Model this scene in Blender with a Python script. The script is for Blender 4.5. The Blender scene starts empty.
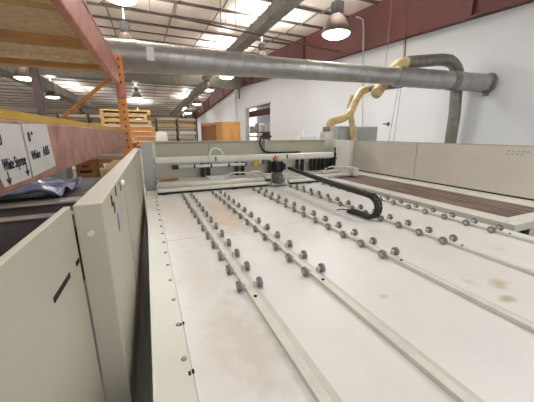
import bpy, bmesh, math, random
from mathutils import Vector, Matrix
random.seed(7)
sc = bpy.context.scene
COL = sc.collection
CZ = 1.75                                  # eye height above the floor
# ---------------------------------------------------------------- camera
FPX = 273.0
TH = math.atan(67/273.0); YW = math.atan(122/281.1)
cam_d = bpy.data.cameras.new('camera'); cam = bpy.data.objects.new('camera', cam_d); COL.objects.link(cam)
cam.location = (0, 0, CZ)
cam.rotation_euler = (math.pi/2 - TH, 0, -YW)
cam_d.sensor_fit = 'HORIZONTAL'; cam_d.sensor_width = 36; cam_d.lens = 36*FPX/534
cam_d.clip_start = 0.02; cam_d.clip_end = 300
sc.camera = cam
# ---------------------------------------------------------------- world, exposure
w = bpy.data.worlds.new('world'); sc.world = w; w.use_nodes = True
w.node_tree.nodes['Background'].inputs[0].default_value = (0.97, 0.985, 1.0, 1)
w.node_tree.nodes['Background'].inputs[1].default_value = 1.15
vs = sc.view_settings
vs.view_transform = 'Standard'; vs.look = 'None'; vs.gamma = 1; vs.use_curve_mapping = False
vs.exposure = 0.17
LAMP_W = 45.0
CEILING_FILL_W = 190.0  # power of the added fill that brightens the ceiling

def at(x, y, X=None, Y=None, Z=None):
    """a point of the photograph at a known distance (X, Y or height) measured in the room"""
    F = Vector((math.sin(YW), math.cos(YW), 0)); R = Vector((math.cos(YW), -math.sin(YW), 0)); U = Vector((0, 0, 1))
    a = (x-267)/FPX; b = (201-y)/FPX
    d = F*(math.cos(TH)+b*math.sin(TH)) + R*a + U*(b*math.cos(TH)-math.sin(TH))
    t = X/d.x if X is not None else Y/d.y if Y is not None else (Z-CZ)/d.z
    return Vector((0, 0, CZ)) + d*t

# ---------------------------------------------------------------- materials
def srgb(c):
    return tuple(((v/255)/12.92 if v/255 <= .04045 else ((v/255+.055)/1.055)**2.4) for v in c) + (1,)
def mat(name, c, rough=.5, metal=0., var=.08, scale=6., c2=None, bump=0., bscale=40., stretch=None, emit=0.):
    m = bpy.data.materials.new(name); m.use_nodes = True
    nt = m.node_tree; N = nt.nodes; L = nt.links; b = N['Principled BSDF']
    b.inputs['Roughness'].default_value = rough; b.inputs['Metallic'].default_value = metal
    tc = N.new('ShaderNodeTexCoord'); mp = N.new('ShaderNodeMapping'); L.new(tc.outputs['Object'], mp.inputs[0])
    if stretch: mp.inputs['Scale'].default_value = stretch
    nz = N.new('ShaderNodeTexNoise'); nz.inputs['Scale'].default_value = scale; nz.inputs['Detail'].default_value = 5
    L.new(mp.outputs[0], nz.inputs['Vector'])
    cr = N.new('ShaderNodeValToRGB'); c = srgb(c)
    if c2 is not None: lo = srgb(c2)
    else: lo = tuple(v*(1-var*2) for v in c[:3]) + (1,)
    cr.color_ramp.elements[0].position = .35; cr.color_ramp.elements[1].position = .62
    cr.color_ramp.elements[0].color = lo; cr.color_ramp.elements[1].color = c
    L.new(nz.outputs['Fac'], cr.inputs[0]); L.new(cr.outputs[0], b.inputs['Base Color'])
    if bump:
        n2 = N.new('ShaderNodeTexNoise'); n2.inputs['Scale'].default_value = bscale; n2.inputs['Detail'].default_value = 4
        L.new(mp.outputs[0], n2.inputs['Vector'])
        bp = N.new('ShaderNodeBump'); bp.inputs['Strength'].default_value = bump; bp.inputs['Distance'].default_value = .02
        L.new(n2.outputs['Fac'], bp.inputs['Height']); L.new(bp.outputs[0], b.inputs['Normal'])
    if emit:
        b.inputs['Emission Color'].default_value = c; b.inputs['Emission Strength'].default_value = emit
    return m
M = {}
M['paint'] = mat('cream_grey_paint', (188, 184, 168), .42, var=.03, scale=2)
M['paint_light'] = mat('light_cream_paint', (208, 206, 196), .4, var=.03, scale=3)
M['paint_green'] = mat('greenish_grey_paint', (176, 175, 154), .45, var=.04, scale=2)
M['fence'] = mat('warm_grey_paint', (214, 210, 200), .5, var=.03, scale=1.5)
M['rail'] = mat('rail_paint', (208, 207, 198), .4, var=.05, scale=12)
M['rail_strip'] = mat('grey_rail_strip', (196, 195, 184), .45, var=.05, scale=10)
M['tube'] = mat('pale_tube_paint', (208, 208, 196), .35, var=.03)
M['rubber'] = mat('grey_rubber', (128, 126, 120), .6, var=.15, scale=60)
M['hub'] = mat('light_hub', (186, 184, 178), .35, .4, var=.1, scale=50)
M['steel'] = mat('zinc_steel', (150, 148, 145), .35, .8, var=.1, scale=40)
M['black'] = mat('black_plastic', (14, 14, 16), .45, var=.1)
M['hole'] = mat('black_slot', (12, 12, 12), .8, var=.05)
M['motor'] = mat('motor_black', (12, 13, 18), .4, var=.15, scale=30)
M['gear'] = mat('gearbox_grey', (120, 118, 112), .45, .4, var=.15, scale=20)
M['orange_plug'] = mat('orange_plug', (196, 104, 52), .5)
M['yellow'] = mat('yellow_valve', (208, 172, 62), .5)
M['chain'] = mat('chain_black', (40, 39, 38), .4, var=.2, scale=40)
M['slat'] = mat('rusty_brown_slat', (128, 110, 100), .6, var=.12, scale=14, c2=(94, 78, 72), stretch=(1, .15, 1))
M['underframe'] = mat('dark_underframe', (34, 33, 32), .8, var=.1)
M['maroon'] = mat('red_oxide_steel', (100, 54, 50), .6, var=.07, scale=1.2)
M['purlin'] = mat('purlin_brown', (92, 76, 70), .6, var=.1, scale=4)
M['galv'] = mat('galvanised_duct', (166, 166, 164), .36, .6, var=.08, scale=5, bump=.04, bscale=12)
M['galv_dark'] = mat('dull_galvanised_sheet', (138, 136, 128), .5, .45, var=.1, scale=3)
M['galv_pipe'] = mat('weathered_pipe', (138, 134, 128), .5, .5, var=.12, scale=8)
M['flex'] = mat('amber_flex_hose', (208, 186, 138), .5, var=.1, scale=10, c2=(186, 160, 108))
M['white_wall'] = mat('white_liner_wall', (222, 226, 230), .6, var=.02, scale=.5)
M['far_wall'] = mat('beige_far_wall', (196, 182, 164), .8, var=.05, scale=.4)
M['concrete'] = mat('concrete_floor', (176, 170, 160), .6, var=.12, scale=1.5, bump=.1)
M['red_beam'] = mat('faded_red_beam', (206, 138, 122), .4, var=.15, scale=7, c2=(176, 112, 98), bump=.05)
M['red_edge'] = mat('brown_red_beam', (182, 136, 122), .5, var=.15, scale=9, c2=(146, 106, 96))
M['orange'] = mat('orange_rack_paint', (218, 146, 70), .5, var=.1, scale=8)
M['yellow_wood'] = mat('yellow_ochre_wood', (196, 158, 62), .6, var=.1, scale=10, stretch=(1, .2, 1))
M['dark_wood'] = mat('ochre_joist', (196, 152, 96), .7, var=.15, scale=8, stretch=(.3, 1, 1))
M['pine'] = mat('pale_pine', (212, 180, 124), .7, var=.12, scale=9, stretch=(.3, 1, 1))
M['osb'] = mat('strand_board', (232, 216, 180), .8, scale=22, c2=(206, 182, 140), bump=.1, bscale=30, stretch=(.5, 1.4, 1))
M['crate'] = mat('orange_brown_plywood', (196, 144, 82), .5, var=.08, scale=3, c2=(174, 120, 62), stretch=(3, 3, .5))
M['crate_dark'] = mat('brown_slat_wood', (142, 90, 48), .6, var=.1)
M['paper'] = mat('note_paper', (214, 212, 208), .7, var=.03, scale=10)
M['ink'] = mat('marker_ink', (40, 42, 58), .7)
M['cardboard'] = mat('cardboard', (150, 106, 60), .8, var=.1, scale=6)
M['sheet_dark'] = mat('dark_sheet_goods', (16, 20, 26), .5, var=.2, scale=2)
M['sheet_grey'] = mat('grey_sheet_goods', (96, 92, 100), .5, var=.1, scale=3)
M['sheet_pale'] = mat('pale_film_sheet', (176, 164, 156), .25, var=.15, scale=4)
M['film_blue'] = mat('blue_film', (140, 152, 186), .22, scale=4, c2=(28, 48, 96), bump=.6, bscale=9)
M['board_white'] = mat('white_boards', (222, 214, 204), .6)
M['board_tan'] = mat('tan_boards', (214, 184, 134), .7, var=.1)
M['board_mauve'] = mat('mauve_boards', (158, 138, 138), .6, var=.1)
M['white_plastic'] = mat('white_plastic', (238, 238, 240), .35, var=.01)
M['box_grey'] = mat('grey_cabinet_paint', (168, 172, 166), .45, var=.03)
M['blue_mark'] = mat('blue_print', (86, 120, 176), .5)
M['pale_mark'] = mat('pale_print', (218, 220, 224), .5, var=.02)
M['faint_mark'] = mat('faint_print', (176, 176, 178), .5, var=.02)
M['lens'] = mat('lamp_lens', (255, 250, 244), .3, var=.0, emit=7)
M['lamp_body'] = mat('lamp_housing', (96, 94, 96), .5, .4, var=.1)
M['lamp_bell'] = mat('lamp_bell', (104, 92, 82), .4, .4, var=.06)
M['rope'] = mat('rope', (92, 84, 78), .8)
M['conduit'] = mat('conduit', (176, 176, 172), .4, .4)
M['dark_column'] = mat('dark_column_paint', (70, 56, 58), .6)

def bed_mat():
    m = mat('white_bed_laminate', (218, 217, 214), .38, var=.02, scale=4)
    nt = m.node_tree; N = nt.nodes; L = nt.links; b = N['Principled BSDF']
    src = b.inputs['Base Color'].links[0].from_socket
    geo = N.new('ShaderNodeTexCoord')
    nz = N.new('ShaderNodeTexNoise'); nz.inputs['Scale'].default_value = 15; nz.inputs['Detail'].default_value = 8
    L.new(geo.outputs['Object'], nz.inputs['Vector'])
    # worn dirt spots and greyer areas: x, y, radius x, radius y, amount, colour
    S = [(.24, 3.0, .2, .85, .55, (206, 186, 168)), (.63, 2.72, .21, .68, .8, (196, 178, 154)), (.62, 2.3, .17, .3, .6, (190, 170, 144)), (.30, .88, .15, .30, .55, (178, 168, 150)), (.2, 1.6, .15, .4, .35, (188, 180, 164)),
         (.22, 1.15, .14, .5, .3, (200, 192, 176)), (.17, .8, .1, .2, .25, (200, 190, 172)), (1.71, .73, .07, .05, 1.1, (176, 164, 128)), (1.58, .63, .05, .035, 1.1, (170, 158, 128)),
         (1.58, .82, .04, .04, .8, (196, 186, 168)), (1.03, .89, .025, .02, .9, (190, 182, 168)), (1.75, 1.2, .3, .7, .35, (196, 190, 178)),
         (1.72, 3.1, .3, .9, .3, (206, 200, 186)), (2.3, 1.5, .28, 1.0, .35, (196, 192, 184)), (2.25, 1.0, .05, .05, .8, (200, 190, 170)), (.3, 2.1, .2, .3, .3, (206, 198, 184))]
    for (x, y, rx, ry, k, c) in S:
        mp = N.new('ShaderNodeMapping'); mp.vector_type = 'POINT'
        mp.inputs['Location'].default_value = (-x/rx, -y/ry, 0); mp.inputs['Scale'].default_value = (1/rx, 1/ry, 0)
        L.new(geo.outputs['Object'], mp.inputs[0])
        ln = N.new('ShaderNodeVectorMath'); ln.operation = 'LENGTH'; L.new(mp.outputs[0], ln.inputs[0])
        ad = N.new('ShaderNodeMath'); ad.operation = 'MULTIPLY_ADD'; L.new(nz.outputs['Fac'], ad.inputs[0]); ad.inputs[1].default_value = 1.6
        L.new(ln.outputs['Value'], ad.inputs[2])
        mr = N.new('ShaderNodeMapRange'); mr.inputs['From Min'].default_value = 1.15; mr.inputs['From Max'].default_value = 1.95
        mr.inputs['To Min'].default_value = min(k*.8, 1); mr.inputs['To Max'].default_value = 0
        L.new(ad.outputs[0], mr.inputs['Value'])
        mx = N.new('ShaderNodeMix'); mx.data_type = 'RGBA'
        L.new(mr.outputs[0], mx.inputs['Factor']); L.new(src, mx.inputs['A']); mx.inputs['B'].default_value = srgb(c)
        src = mx.outputs['Result']
    L.new(src, b.inputs['Base Color'])
    return m
M['bed'] = bed_mat()
def ceiling_mat():
    m = mat('vinyl_faced_insulation', (232, 220, 208), .45, var=.05, scale=.6, c2=(220, 204, 190), bump=.5, bscale=.7)
    return m
M['ceiling'] = ceiling_mat()

# ---------------------------------------------------------------- mesh helpers
def obj(name, bm, m, parent=None, bevel=0., smooth=False, sub=0):
    me = bpy.data.meshes.new(name); bmesh.ops.recalc_face_normals(bm, faces=bm.faces); bm.to_mesh(me); bm.free()
    o = bpy.data.objects.new(name, me); COL.objects.link(o)
    me.materials.append(M[m] if isinstance(m, str) else m)
    if smooth:
        for p in me.polygons: p.use_smooth = True
    if parent: o.parent = parent
    if bevel:
        bv = o.modifiers.new('bevel', 'BEVEL'); bv.width = bevel; bv.segments = 2; bv.limit_method = 'ANGLE'
    return o
def B(*boxes):
    bm = bmesh.new()
    for b in boxes: abox(bm, *b)
    return bm
def abox(bm, x0, x1, y0, y1, z0, z1, mtx=None):
    v = [bm.verts.new((x, y, z)) for x in (x0, x1) for y in (y0, y1) for z in (z0, z1)]
    for f in ((0, 1, 3, 2), (4, 6, 7, 5), (0, 4, 5, 1), (2, 3, 7, 6), (0, 2, 6, 4), (1, 5, 7, 3)):
        bm.faces.new([v[i] for i in f])
    if mtx: bmesh.ops.transform(bm, matrix=mtx, verts=v)
def hexa(bm, pts):      # 8 corner points: bottom four, top four
    v = [bm.verts.new(p) for p in pts]
    for f in ((0, 3, 2, 1), (4, 5, 6, 7), (0, 1, 5, 4), (1, 2, 6, 5), (2, 3, 7, 6), (3, 0, 4, 7)): bm.faces.new([v[i] for i in f])
def tube(bm, pts, r, n=12, cap=True):
    pts = [Vector(p) for p in pts]; rings = []
    rr = r if isinstance(r, (list, tuple)) else [r]*len(pts)
    up = None
    for i, p in enumerate(pts):
        t = (pts[min(i+1, len(pts)-1)] - pts[max(i-1, 0)]).normalized()
        if up is None:
            up = Vector((0, 0, 1)) if abs(t.z) < .9 else Vector((1, 0, 0))
        up = (up - t*up.dot(t)).normalized(); s = t.cross(up)
        rings.append([bm.verts.new(p + (up*math.cos(a) + s*math.sin(a))*rr[i]) for a in [2*math.pi*k/n for k in range(n)]])
    for a, b in zip(rings, rings[1:]):
        for k in range(n): bm.faces.new((a[k], a[(k+1) % n], b[(k+1) % n], b[k]))
    if cap:
        bm.faces.new(rings[0][::-1]); bm.faces.new(rings[-1])
def T(pts, r, n=12):
    bm = bmesh.new(); tube(bm, pts, r, n); return bm
def lathe(prof, axis_o=(0, 0, 0), n=24):
    bm = bmesh.new(); rings = []
    for (r, z) in prof:
        rings.append([bm.verts.new((axis_o[0]+r*math.cos(2*math.pi*k/n), axis_o[1]+r*math.sin(2*math.pi*k/n), axis_o[2]+z)) for k in range(n)])
    for a, b in zip(rings, rings[1:]):
        for k in range(n): bm.faces.new((a[k], a[(k+1) % n], b[(k+1) % n], b[k]))
    bm.faces.new(rings[0][::-1]); bm.faces.new(rings[-1]); return bm
def smooth_path(pts, n=6):
    pts = [Vector(p) for p in pts]; out = []
    for i in range(len(pts)-1):
        p0 = pts[max(i-1, 0)]; p1 = pts[i]; p2 = pts[i+1]; p3 = pts[min(i+2, len(pts)-1)]
        for k in range(n):
            t = k/n
            out.append(.5*((2*p1)+(-p0+p2)*t+(2*p0-5*p1+4*p2-p3)*t*t+(-p0+3*p1-3*p2+p3)*t**3))
    out.append(pts[-1]); return out
def tag(o, label, cat, group=None, kind=None):
    o['label'] = label; o['category'] = cat
    if group: o['group'] = group
    if kind: o['kind'] = kind
    return o
def thing(name, label, cat, loc=(0, 0, 0), group=None):
    o = bpy.data.objects.new(name, None); COL.objects.link(o); o.location = loc; o.empty_display_size = .1
    return tag(o, label, cat, group)
def struct(name, bm, m, parent=None, **k):
    o = obj(name, bm, m, parent, **k)
    if not parent: o['kind'] = 'structure'
    return o
def kid(o, root):      # child meshes are modelled in room coordinates; move them into the thing's frame
    o.parent = root; o.matrix_parent_inverse = Matrix.Translation(-root.location)
    return o
def part(name, bm, m, root, **k):
    l = k.pop('label', None)
    o = obj(name, bm, m, None, **k); o.parent = root
    off = Vector((0, 0, 0)); r = root
    while r is not None: off += r.location; r = r.parent
    o.data.transform(Matrix.Translation(-off))
    if l: o['label'] = l
    return o
def copy_tree(o, parent=None):
    c = o.copy(); COL.objects.link(c); c.parent = parent
    for ch in list(o.children): copy_tree(ch, c)
    return c
def text_mesh(s, size, m, mtx, parent, name='lettering', depth=.0008):
    cu = bpy.data.curves.new('txt', 'FONT'); cu.body = s; cu.size = size; cu.extrude = depth
    o = bpy.data.objects.new('txt', cu); COL.objects.link(o)
    dg = bpy.context.evaluated_depsgraph_get(); dg.update()
    me = bpy.data.meshes.new_from_object(o.evaluated_get(dg)); COL.objects.unlink(o); bpy.data.objects.remove(o)
    me.materials.clear(); me.materials.append(M[m])
    t = bpy.data.objects.new(name, me); COL.objects.link(t)
    off = Vector((0, 0, 0)); r = parent
    while r is not None: off += r.location; r = r.parent
    me.transform(Matrix.Translation(-off) @ mtx); t.parent = parent
    return t
def facing_x(p, rot=0, sx=1):     # writing on a face that looks towards +X, reading along +Y
    m = Matrix(((0, 0, 1, p[0]), (sx, 0, 0, p[1]), (0, 1, 0, p[2]), (0, 0, 0, 1)))
    return m @ Matrix.Rotation(rot, 4, 'Z')

XW = 7.8; YR = 24.6; YF = 48.0; YN = -4.0; XL = -22.0
def roof(y):
    return CZ + (4.44 + .065*(y-9.6) if y <= YR else 5.415 - .088*(y-YR))
def wall_top(y):
    return CZ + (2.707 + (y-3.8)*.0565 if y <= YR else 3.90 - .0715*(y-YR))

# ================================================================ SETTING
struct('floor', B((XL, XW+6, YN, YF+.3, -.2, 0)), 'concrete')
bm = bmesh.new()
for (y0, y1) in ((YN, YR), (YR, YF+.3)):
    hexa(bm, [(XL, y0, roof(y0)), (XW+.3, y0, roof(y0)), (XW+.3, y1, roof(y1)), (XL, y1, roof(y1)),
              (XL, y0, roof(y0)+.15), (XW+.3, y0, roof(y0)+.15), (XW+.3, y1, roof(y1)+.15), (XL, y1, roof(y1)+.15)])
ceil = struct('ceiling', bm, 'ceiling')
# purlins under the roof skin, and sag straps between them
y = -2.9
while y < YF-1:
    z = roof(y)
    part('purlin', B((XL, XW-.05, y-.03, y+.03, z-(.085 if y < 16 else .05), z+.01)), 'purlin', ceil)
    y += 1.585
for xs in (-14, -11, -8, -5.2, -2.6, -.9, 1.4, 3.0, 4.9, 6.4):
    part('sag_strap', B(*[(xs, xs+.05, yy, yy+1.5, roof(yy+.75)-.07, roof(yy+.75)-.05) for yy in [-2.8+1.585*k for k in range(30)]]), 'galv_dark', ceil)
# right wall with a doorway in it
D0, D1, DZ = 17.45, 22.4, CZ+2.0
bm = bmesh.new()
def wall_piece(y0, y1, z0=0., zt=None):
    a = zt if zt else wall_top(y0)+.3; b = zt if zt else wall_top(y1)+.3
    hexa(bm, [(XW, y0, z0), (XW+.25, y0, z0), (XW+.25, y1, z0), (XW, y1, z0), (XW, y0, a), (XW+.25, y0, a), (XW+.25, y1, b), (XW, y1, b)])
wall_piece(YN, D0); wall_piece(D0, D1, DZ); wall_piece(D1, YR); wall_piece(YR, YF)
struct('wall_right', bm, 'white_wall')
struct('trim_1', B((XW-.05, XW+.27, D1-.12, D1+.02, 0, DZ+.1), (XW-.05, XW+.27, D0-.1, D1+.02, DZ, DZ+.12)), 'board_white')
struct('wall_far', B((XL, XW+.25, YF, YF+.2, 0, roof(YF)+.1)), 'far_wall')
struct('trim_2', B(*[(XL, XW-.1, YF-.12, YF, z, z+.2) for z in (2.3, 3.4, 4.4)]), 'galv_dark')
# red oxide rafter of the end frame: web, flange, stiffeners
bm = bmesh.new()
def raf(y0, y1, x0, x1, a0, a1, t0, t1):
    hexa(bm, [(x0, y0, a0), (x1, y0, a0), (x1, y1, a1), (x0, y1, a1), (x0, y0, t0), (x1, y0, t0), (x1, y1, t1), (x0, y1, t1)])
for (a, b) in ((YN, YR), (YR, YF)):
    raf(a, b, XW-.14, XW-.1, wall_top(a), wall_top(b), roof(a)-.01, roof(b)-.01)
    raf(a, b, XW-.24, XW-.005, wall_top(a), wall_top(b), wall_top(a)+.03, wall_top(b)+.03)
rafter = struct('trim_3', bm, 'maroon')
for yy in (5.0, 13.0, 20.5, 28.5, 36.0):
    part('stiffener', B((XW-.24, XW-.14, yy-.06, yy+.06, wall_top(yy)+.035, roof(yy)-.02)), 'maroon', rafter)
# room beyond the doorway
struct('wall_beyond', B((XW+5.5, XW+5.7, 12, 34, 0, 6)), 'white_wall')
struct('ceiling_beyond', B((XW+.25, XW+5.7, 12, 34, 5.2, 5.4)), 'far_wall')
struct('trim_4', B((XW-.16, XW-.005, 24.7, 24.95, 0, wall_top(24.8)-.02)), 'white_wall')

# ================================================================ LAMPS
def build_lamp():
    root = bpy.data.objects.new('high_bay_lamp', None); COL.objects.link(root); root.empty_display_size = .1
    obj('lens', lathe([(.02, -.10), (.14, -.095), (.25, -.075), (.33, -.035), (.355, 0), (.34, .02)], n=28), 'lens', root, smooth=True)
    obj('reflector', lathe([(.37, 0), (.375, .03), (.33, .16), (.24, .34), (.16, .43), (.12, .46), (.05, .46)], n=28), 'lamp_bell', root, smooth=True)
    h = obj('ballast_housing', B((-.13, .13, -.11, .11, .46, .74), (-.15, .15, -.03, .03, .52, .68)), 'lamp_body', root, bevel=.02)
    obj('hook', T([(0, 0, .74), (0, 0, .84)], .025, 8), 'steel', h)
    obj('hanger_rod', T([(0, 0, .84), (0, 0, 1.6)], .012, 6), 'conduit', root)
    ld = bpy.data.lights.new('lamp_light', 'AREA'); ld.shape = 'DISK'; ld.size = .5; ld.energy = LAMP_W; ld.color = (.965, .99, .995)
    lo = bpy.data.objects.new('lamp_light', ld); COL.objects.link(lo); lo.parent = root; lo.location = (0, 0, -.115)
    lu = bpy.data.lights.new('ceiling_fill_light', 'AREA'); lu.shape = 'DISK'; lu.size = .5; lu.energy = CEILING_FILL_W; lu.color = (.965, .99, .995)  # extra upward fill above each housing, added to brighten the ceiling
    l2 = bpy.data.objects.new('ceiling_fill_light', lu); COL.objects.link(l2); l2.parent = root; l2.location = (0, 0, .86); l2.rotation_euler = (math.pi, 0, 0)
    return root
proto = build_lamp(); first = True
lamps = [
 (at(336, 34, Y=6.6), 'big bright high-bay lamp nearest on the right, in front of the maroon rafter', 1.0),
 (at(121, -2, Y=7.6), 'high-bay lamp cut by the top edge, above the left end of the round duct', .9),
 (at(127, 47, Y=10.2), 'high-bay lamp whose lens is hidden behind the left end of the round duct', .9),
 (at(262, 62, Y=11.2), 'high-bay lamp mostly hidden behind the round duct beside the rectangular duct', .9),
 (at(226.4, 77, Y=16.6), 'high-bay lamp just below the round duct, foremost of the row near the right wall', 1.15),
 (at(208, 90, Y=21.8), 'second high-bay lamp below the round duct in the row near the right wall', 1.15),
 (at(197, 104, Y=28), 'third high-bay lamp of the row receding along the right wall', 1.15),
 (at(188, 113, Y=36), 'fourth high-bay lamp of the row receding along the right wall', 1.3),
 (at(184, 118.6, Y=44), 'farthest high-bay lamp low at the end of the row by the right wall', 1.4),
 (at(137, 98, Y=24), 'high-bay lamp with glowing lens just right of the orange upright', 1.0),
 (at(139, 119, Y=40), 'small far high-bay lamp above the stacked pallets', 1.2),
 (at(25, 78, Y=17), 'leftmost high-bay lamp seen under the particle board shelf', 1.1),
 (at(53, 97, Y=24), 'high-bay lamp seen under the shelf above the diagonal orange brace', 1.1),
 (at(82, 116, Y=34), 'far high-bay lamp just above the yellow wood strip, beside the dark column', 1.1),
 (Vector((-.3, 1.2, 4.8)), 'high-bay lamp overhead above the machine, out of the photo on the left', 1),
 (Vector((4.2, .8, 4.6)), 'high-bay lamp overhead above the machine, out of the photo on the right', 1),
 (Vector((-6, 2.5, 4.7)), 'high-bay lamp over the aisle left of the pallet rack', 1),
 (Vector((-5.5, 9.5, 5.0)), 'high-bay lamp over the rear aisle left of the pallet rack', 1),
]
for (p, l, s) in lamps:
    o = proto if first else copy_tree(proto)
    first = False
    o.location = p; o.scale = (s, s, s)
    top = roof(p.y) - p.z
    tag(o, l, 'lamp', 'high-bay lamps hanging from the roof')
    for ch in o.children:
        if ch.name.startswith('hanger_rod'):
            ch.scale = (1, 1, 1); k = (top/s-.84)/.76
            ch.scale = (1, 1, k); ch.location = (0, 0, .84*(1-k))

# ================================================================ SAW BED
ZB = CZ-.8    # bed surface .95
RX = [.43, .827, 1.42, 2.02, 2.62]
bed = thing('saw_table', 'large off-white stained machine table with long seams under the roller rails', 'machine table', (0, 0, 0))
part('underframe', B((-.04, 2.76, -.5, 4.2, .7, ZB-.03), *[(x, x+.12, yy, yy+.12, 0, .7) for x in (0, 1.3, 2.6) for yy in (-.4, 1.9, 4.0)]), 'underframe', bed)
xs = [.073] + RX + [2.79]
for a, b in zip(xs, xs[1:]):
    part('table_sheet', B((a+.001, b-.001, -.5, 2.103, ZB-.03, ZB)), 'bed', bed)
    part('table_sheet', B((a+.001, b-.001, 2.106, 4.2, ZB-.03, ZB)), 'bed', bed)
for o in bed.children:      # stain positions are given in room coordinates
    if o.name.startswith('table_sheet'): pass
es = part('edge_strip', B((-.055, .0725, -.5, 4.2, ZB-.03, ZB+.004)), 'paint_light', bed, bevel=.002)
yy = .28
while yy < 4.1:
    bmb = lathe([(.0095, 0), (.0095, .006), (.006, .008)], (.053, yy, ZB+.004), 6)
    part('bolt', bmb, 'steel', es)
    yy += .2
part('mark', B(*[(.058+.012*k, .067+.012*k, y0+.004*k, y0+.018+.004*k, ZB+.0041, ZB+.0052) for y0 in (.80, 1.07) for k in (0, 1)]), 'hole', bed)
# roller rails
def build_rail():
    root = bpy.data.objects.new('roller_rail', None); COL.objects.link(root)
    obj('rail_bar', B((-.026, .010, -.5, 3.78, 0, .022)), 'rail', root, bevel=.002)
    obj('base_strip', B((.0105, .048, -.5, 3.78, 0, .006)), 'rail_strip', root)
    obj('stop_hole', lathe([(.009, 0), (.009, .004), (.005, .006)], (-.006, 1.12, .022), 12), 'hole', root)
    n = 0; w0 = None
    for k in range(13):
        for s in (-1, 1):
            y = 1.225 + .2*k
            if w0 is None:
                bmw = bmesh.new()
                tube(bmw, [(-.011, 0, 0), (-.0105, 0, 0), (-.008, 0, 0), (.008, 0, 0), (.0105, 0, 0), (.011, 0, 0)], [.018, .024, .028, .028, .024, .018], 20)
                w0 = obj('roller', bmw, 'rubber', root, smooth=False)
                bmh = bmesh.new(); tube(bmh, [(-.0125, 0, 0), (.0125, 0, 0)], .016, 14); tube(bmh, [(.013, 0, 0), (.034, 0, 0)], .006, 8)
                h0 = obj('axle', bmh, 'hub', w0)
                bk = obj('bracket', B((.02, .034, -.009, .009, -.026, .012)), 'rail', w0, bevel=.002)
                wv = w0
            else:
                wv = copy_tree(w0, root)
            wv.location = (s*.058, y, .03); wv.rotation_euler = (0, 0, 0 if s < 0 else math.pi)
    return root
rail = build_rail()
names = ['roller rail nearest the left guard panel, first from the left', 'second roller rail from the left, over the brown stained sheets',
         'middle roller rail, third from the left', 'fourth roller rail from the left, passing beneath the black cable chain', 'roller rail farthest right, beside the frame of brown slats']
for i, x in enumerate(RX):
    r = rail if i == 0 else copy_tree(rail)
    r.location = (x, 0, ZB+.0005)
    tag(r, 'cream '+names[i], 'roller rail', 'roller rails on the machine table')

# left guard panel, end post, near side panel
gp = thing('guard_cabinet', 'long cream sheet-metal guard cabinet along the left edge of the machine table', 'guard panel', (-.15, 2.8, 0))
def yx(y): return .012*(y-.92)       # the panel opens very slightly outward along its length
bm = bmesh.new()
hexa(bm, [(-.212, .92, .1), (-.137, .92, .1), (-.137+yx(4.45), 4.42, .1), (-.212+yx(4.45), 4.42, .1), (-.212, .92, CZ-.2), (-.137, .92, CZ-.2), (-.137+yx(4.45), 4.42, CZ-.2), (-.212+yx(4.45), 4.42, CZ-.2)])
gb = part('panel_body', bm, 'paint', gp, bevel=.003)
for yy in (1.62, 2.9, 3.65):
    part('seam', B((-.137+yx(yy), -.134+yx(yy), yy, yy+.012, .1, CZ-.21)), 'paint_green', gp)
part('foot', B((-.2, -.15, 1.0, 1.1, 0, .1), (-.17, -.12, 4.2, 4.3, 0, .1)), 'underframe', gp)
part('bolt', T([(-.177, .913, CZ-.289), (-.177, .921, CZ-.289)], .009, 10), 'pale_mark', gp)
# small printed marks on the panel side
for (yy, z) in ((1.10, -.235), (1.24, -.225), (1.42, -.235), (1.14, -.27)):
    x = -.137+yx(yy); bm = bmesh.new()
    abox(bm, x-.001, x+.0015, yy, yy+.03, CZ+z-.022, CZ+z+.018)
    part('printed_mark', bm, 'hole', gp)
bm = bmesh.new(); tube(bm, [(-.1335, 1.22, CZ-.35), (-.132, 1.22, CZ-.35)], .04, 20)
bmesh.ops.scale(bm, vec=(1, .6, 1), space=Matrix.Translation((0, -1.22, 0)), verts=bm.verts)
part('oval_mark', bm, 'blue_mark', gp, label='blue oval printed mark')
part('latch', T([(-.137, 1.52, CZ-.235), (-.118, 1.52, CZ-.235)], .012, 12), 'white_plastic', gp)
bm = bmesh.new()
np_ = thing('side_guard', 'flat cream sheet-metal side panel nearest the camera, with two black slots', 'side panel', (-.24, .3, 0))
hexa(bm, [(-.275, -.45, .1), (-.26, -.45, .1), (-.215, .915, .1), (-.232, .915, .1), (-.275, -.45, CZ-.2), (-.26, -.45, CZ-.2), (-.215, .915, CZ-.2), (-.232, .915, CZ-.2)])
part('sheet', bm, 'paint', np_, bevel=.002)
part('foot', B((-.27, -.25, -.3, -.2, 0, .1), (-.24, -.222, .75, .85, 0, .1)), 'underframe', np_)
def pxs(y): return -.26 + (.045)*(y+.45)/1.365
for (ya, yb) in ((.685, .81), (.872, .905)):
    bm = bmesh.new(); za = CZ-.362
    hexa(bm, [(pxs(ya)-.003, ya, za-.007), (pxs(ya)+.0015, ya, za-.007), (pxs(yb)+.0015, yb, za-.007), (pxs(yb)-.003, yb, za-.007),
              (pxs(ya)-.003, ya, za+.007), (pxs(ya)+.0015, ya, za+.007), (pxs(yb)+.0015, yb, za+.007), (pxs(yb)-.003, yb, za+.007)])
    part('slot', bm, 'hole', np_, label='black slot')
ep = thing('end_post', 'pale grey box column closing the far end of the left guard panel', 'post', (0, 4.55, 0))
part('column', B((-.07, .08, 4.46, 4.62, 0, CZ-.115)), 'box_grey', ep, bevel=.004)
part('gusset', B((.081, .12, 4.5, 4.52, CZ-.5, CZ-.13)), 'paint_light', ep)

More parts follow.
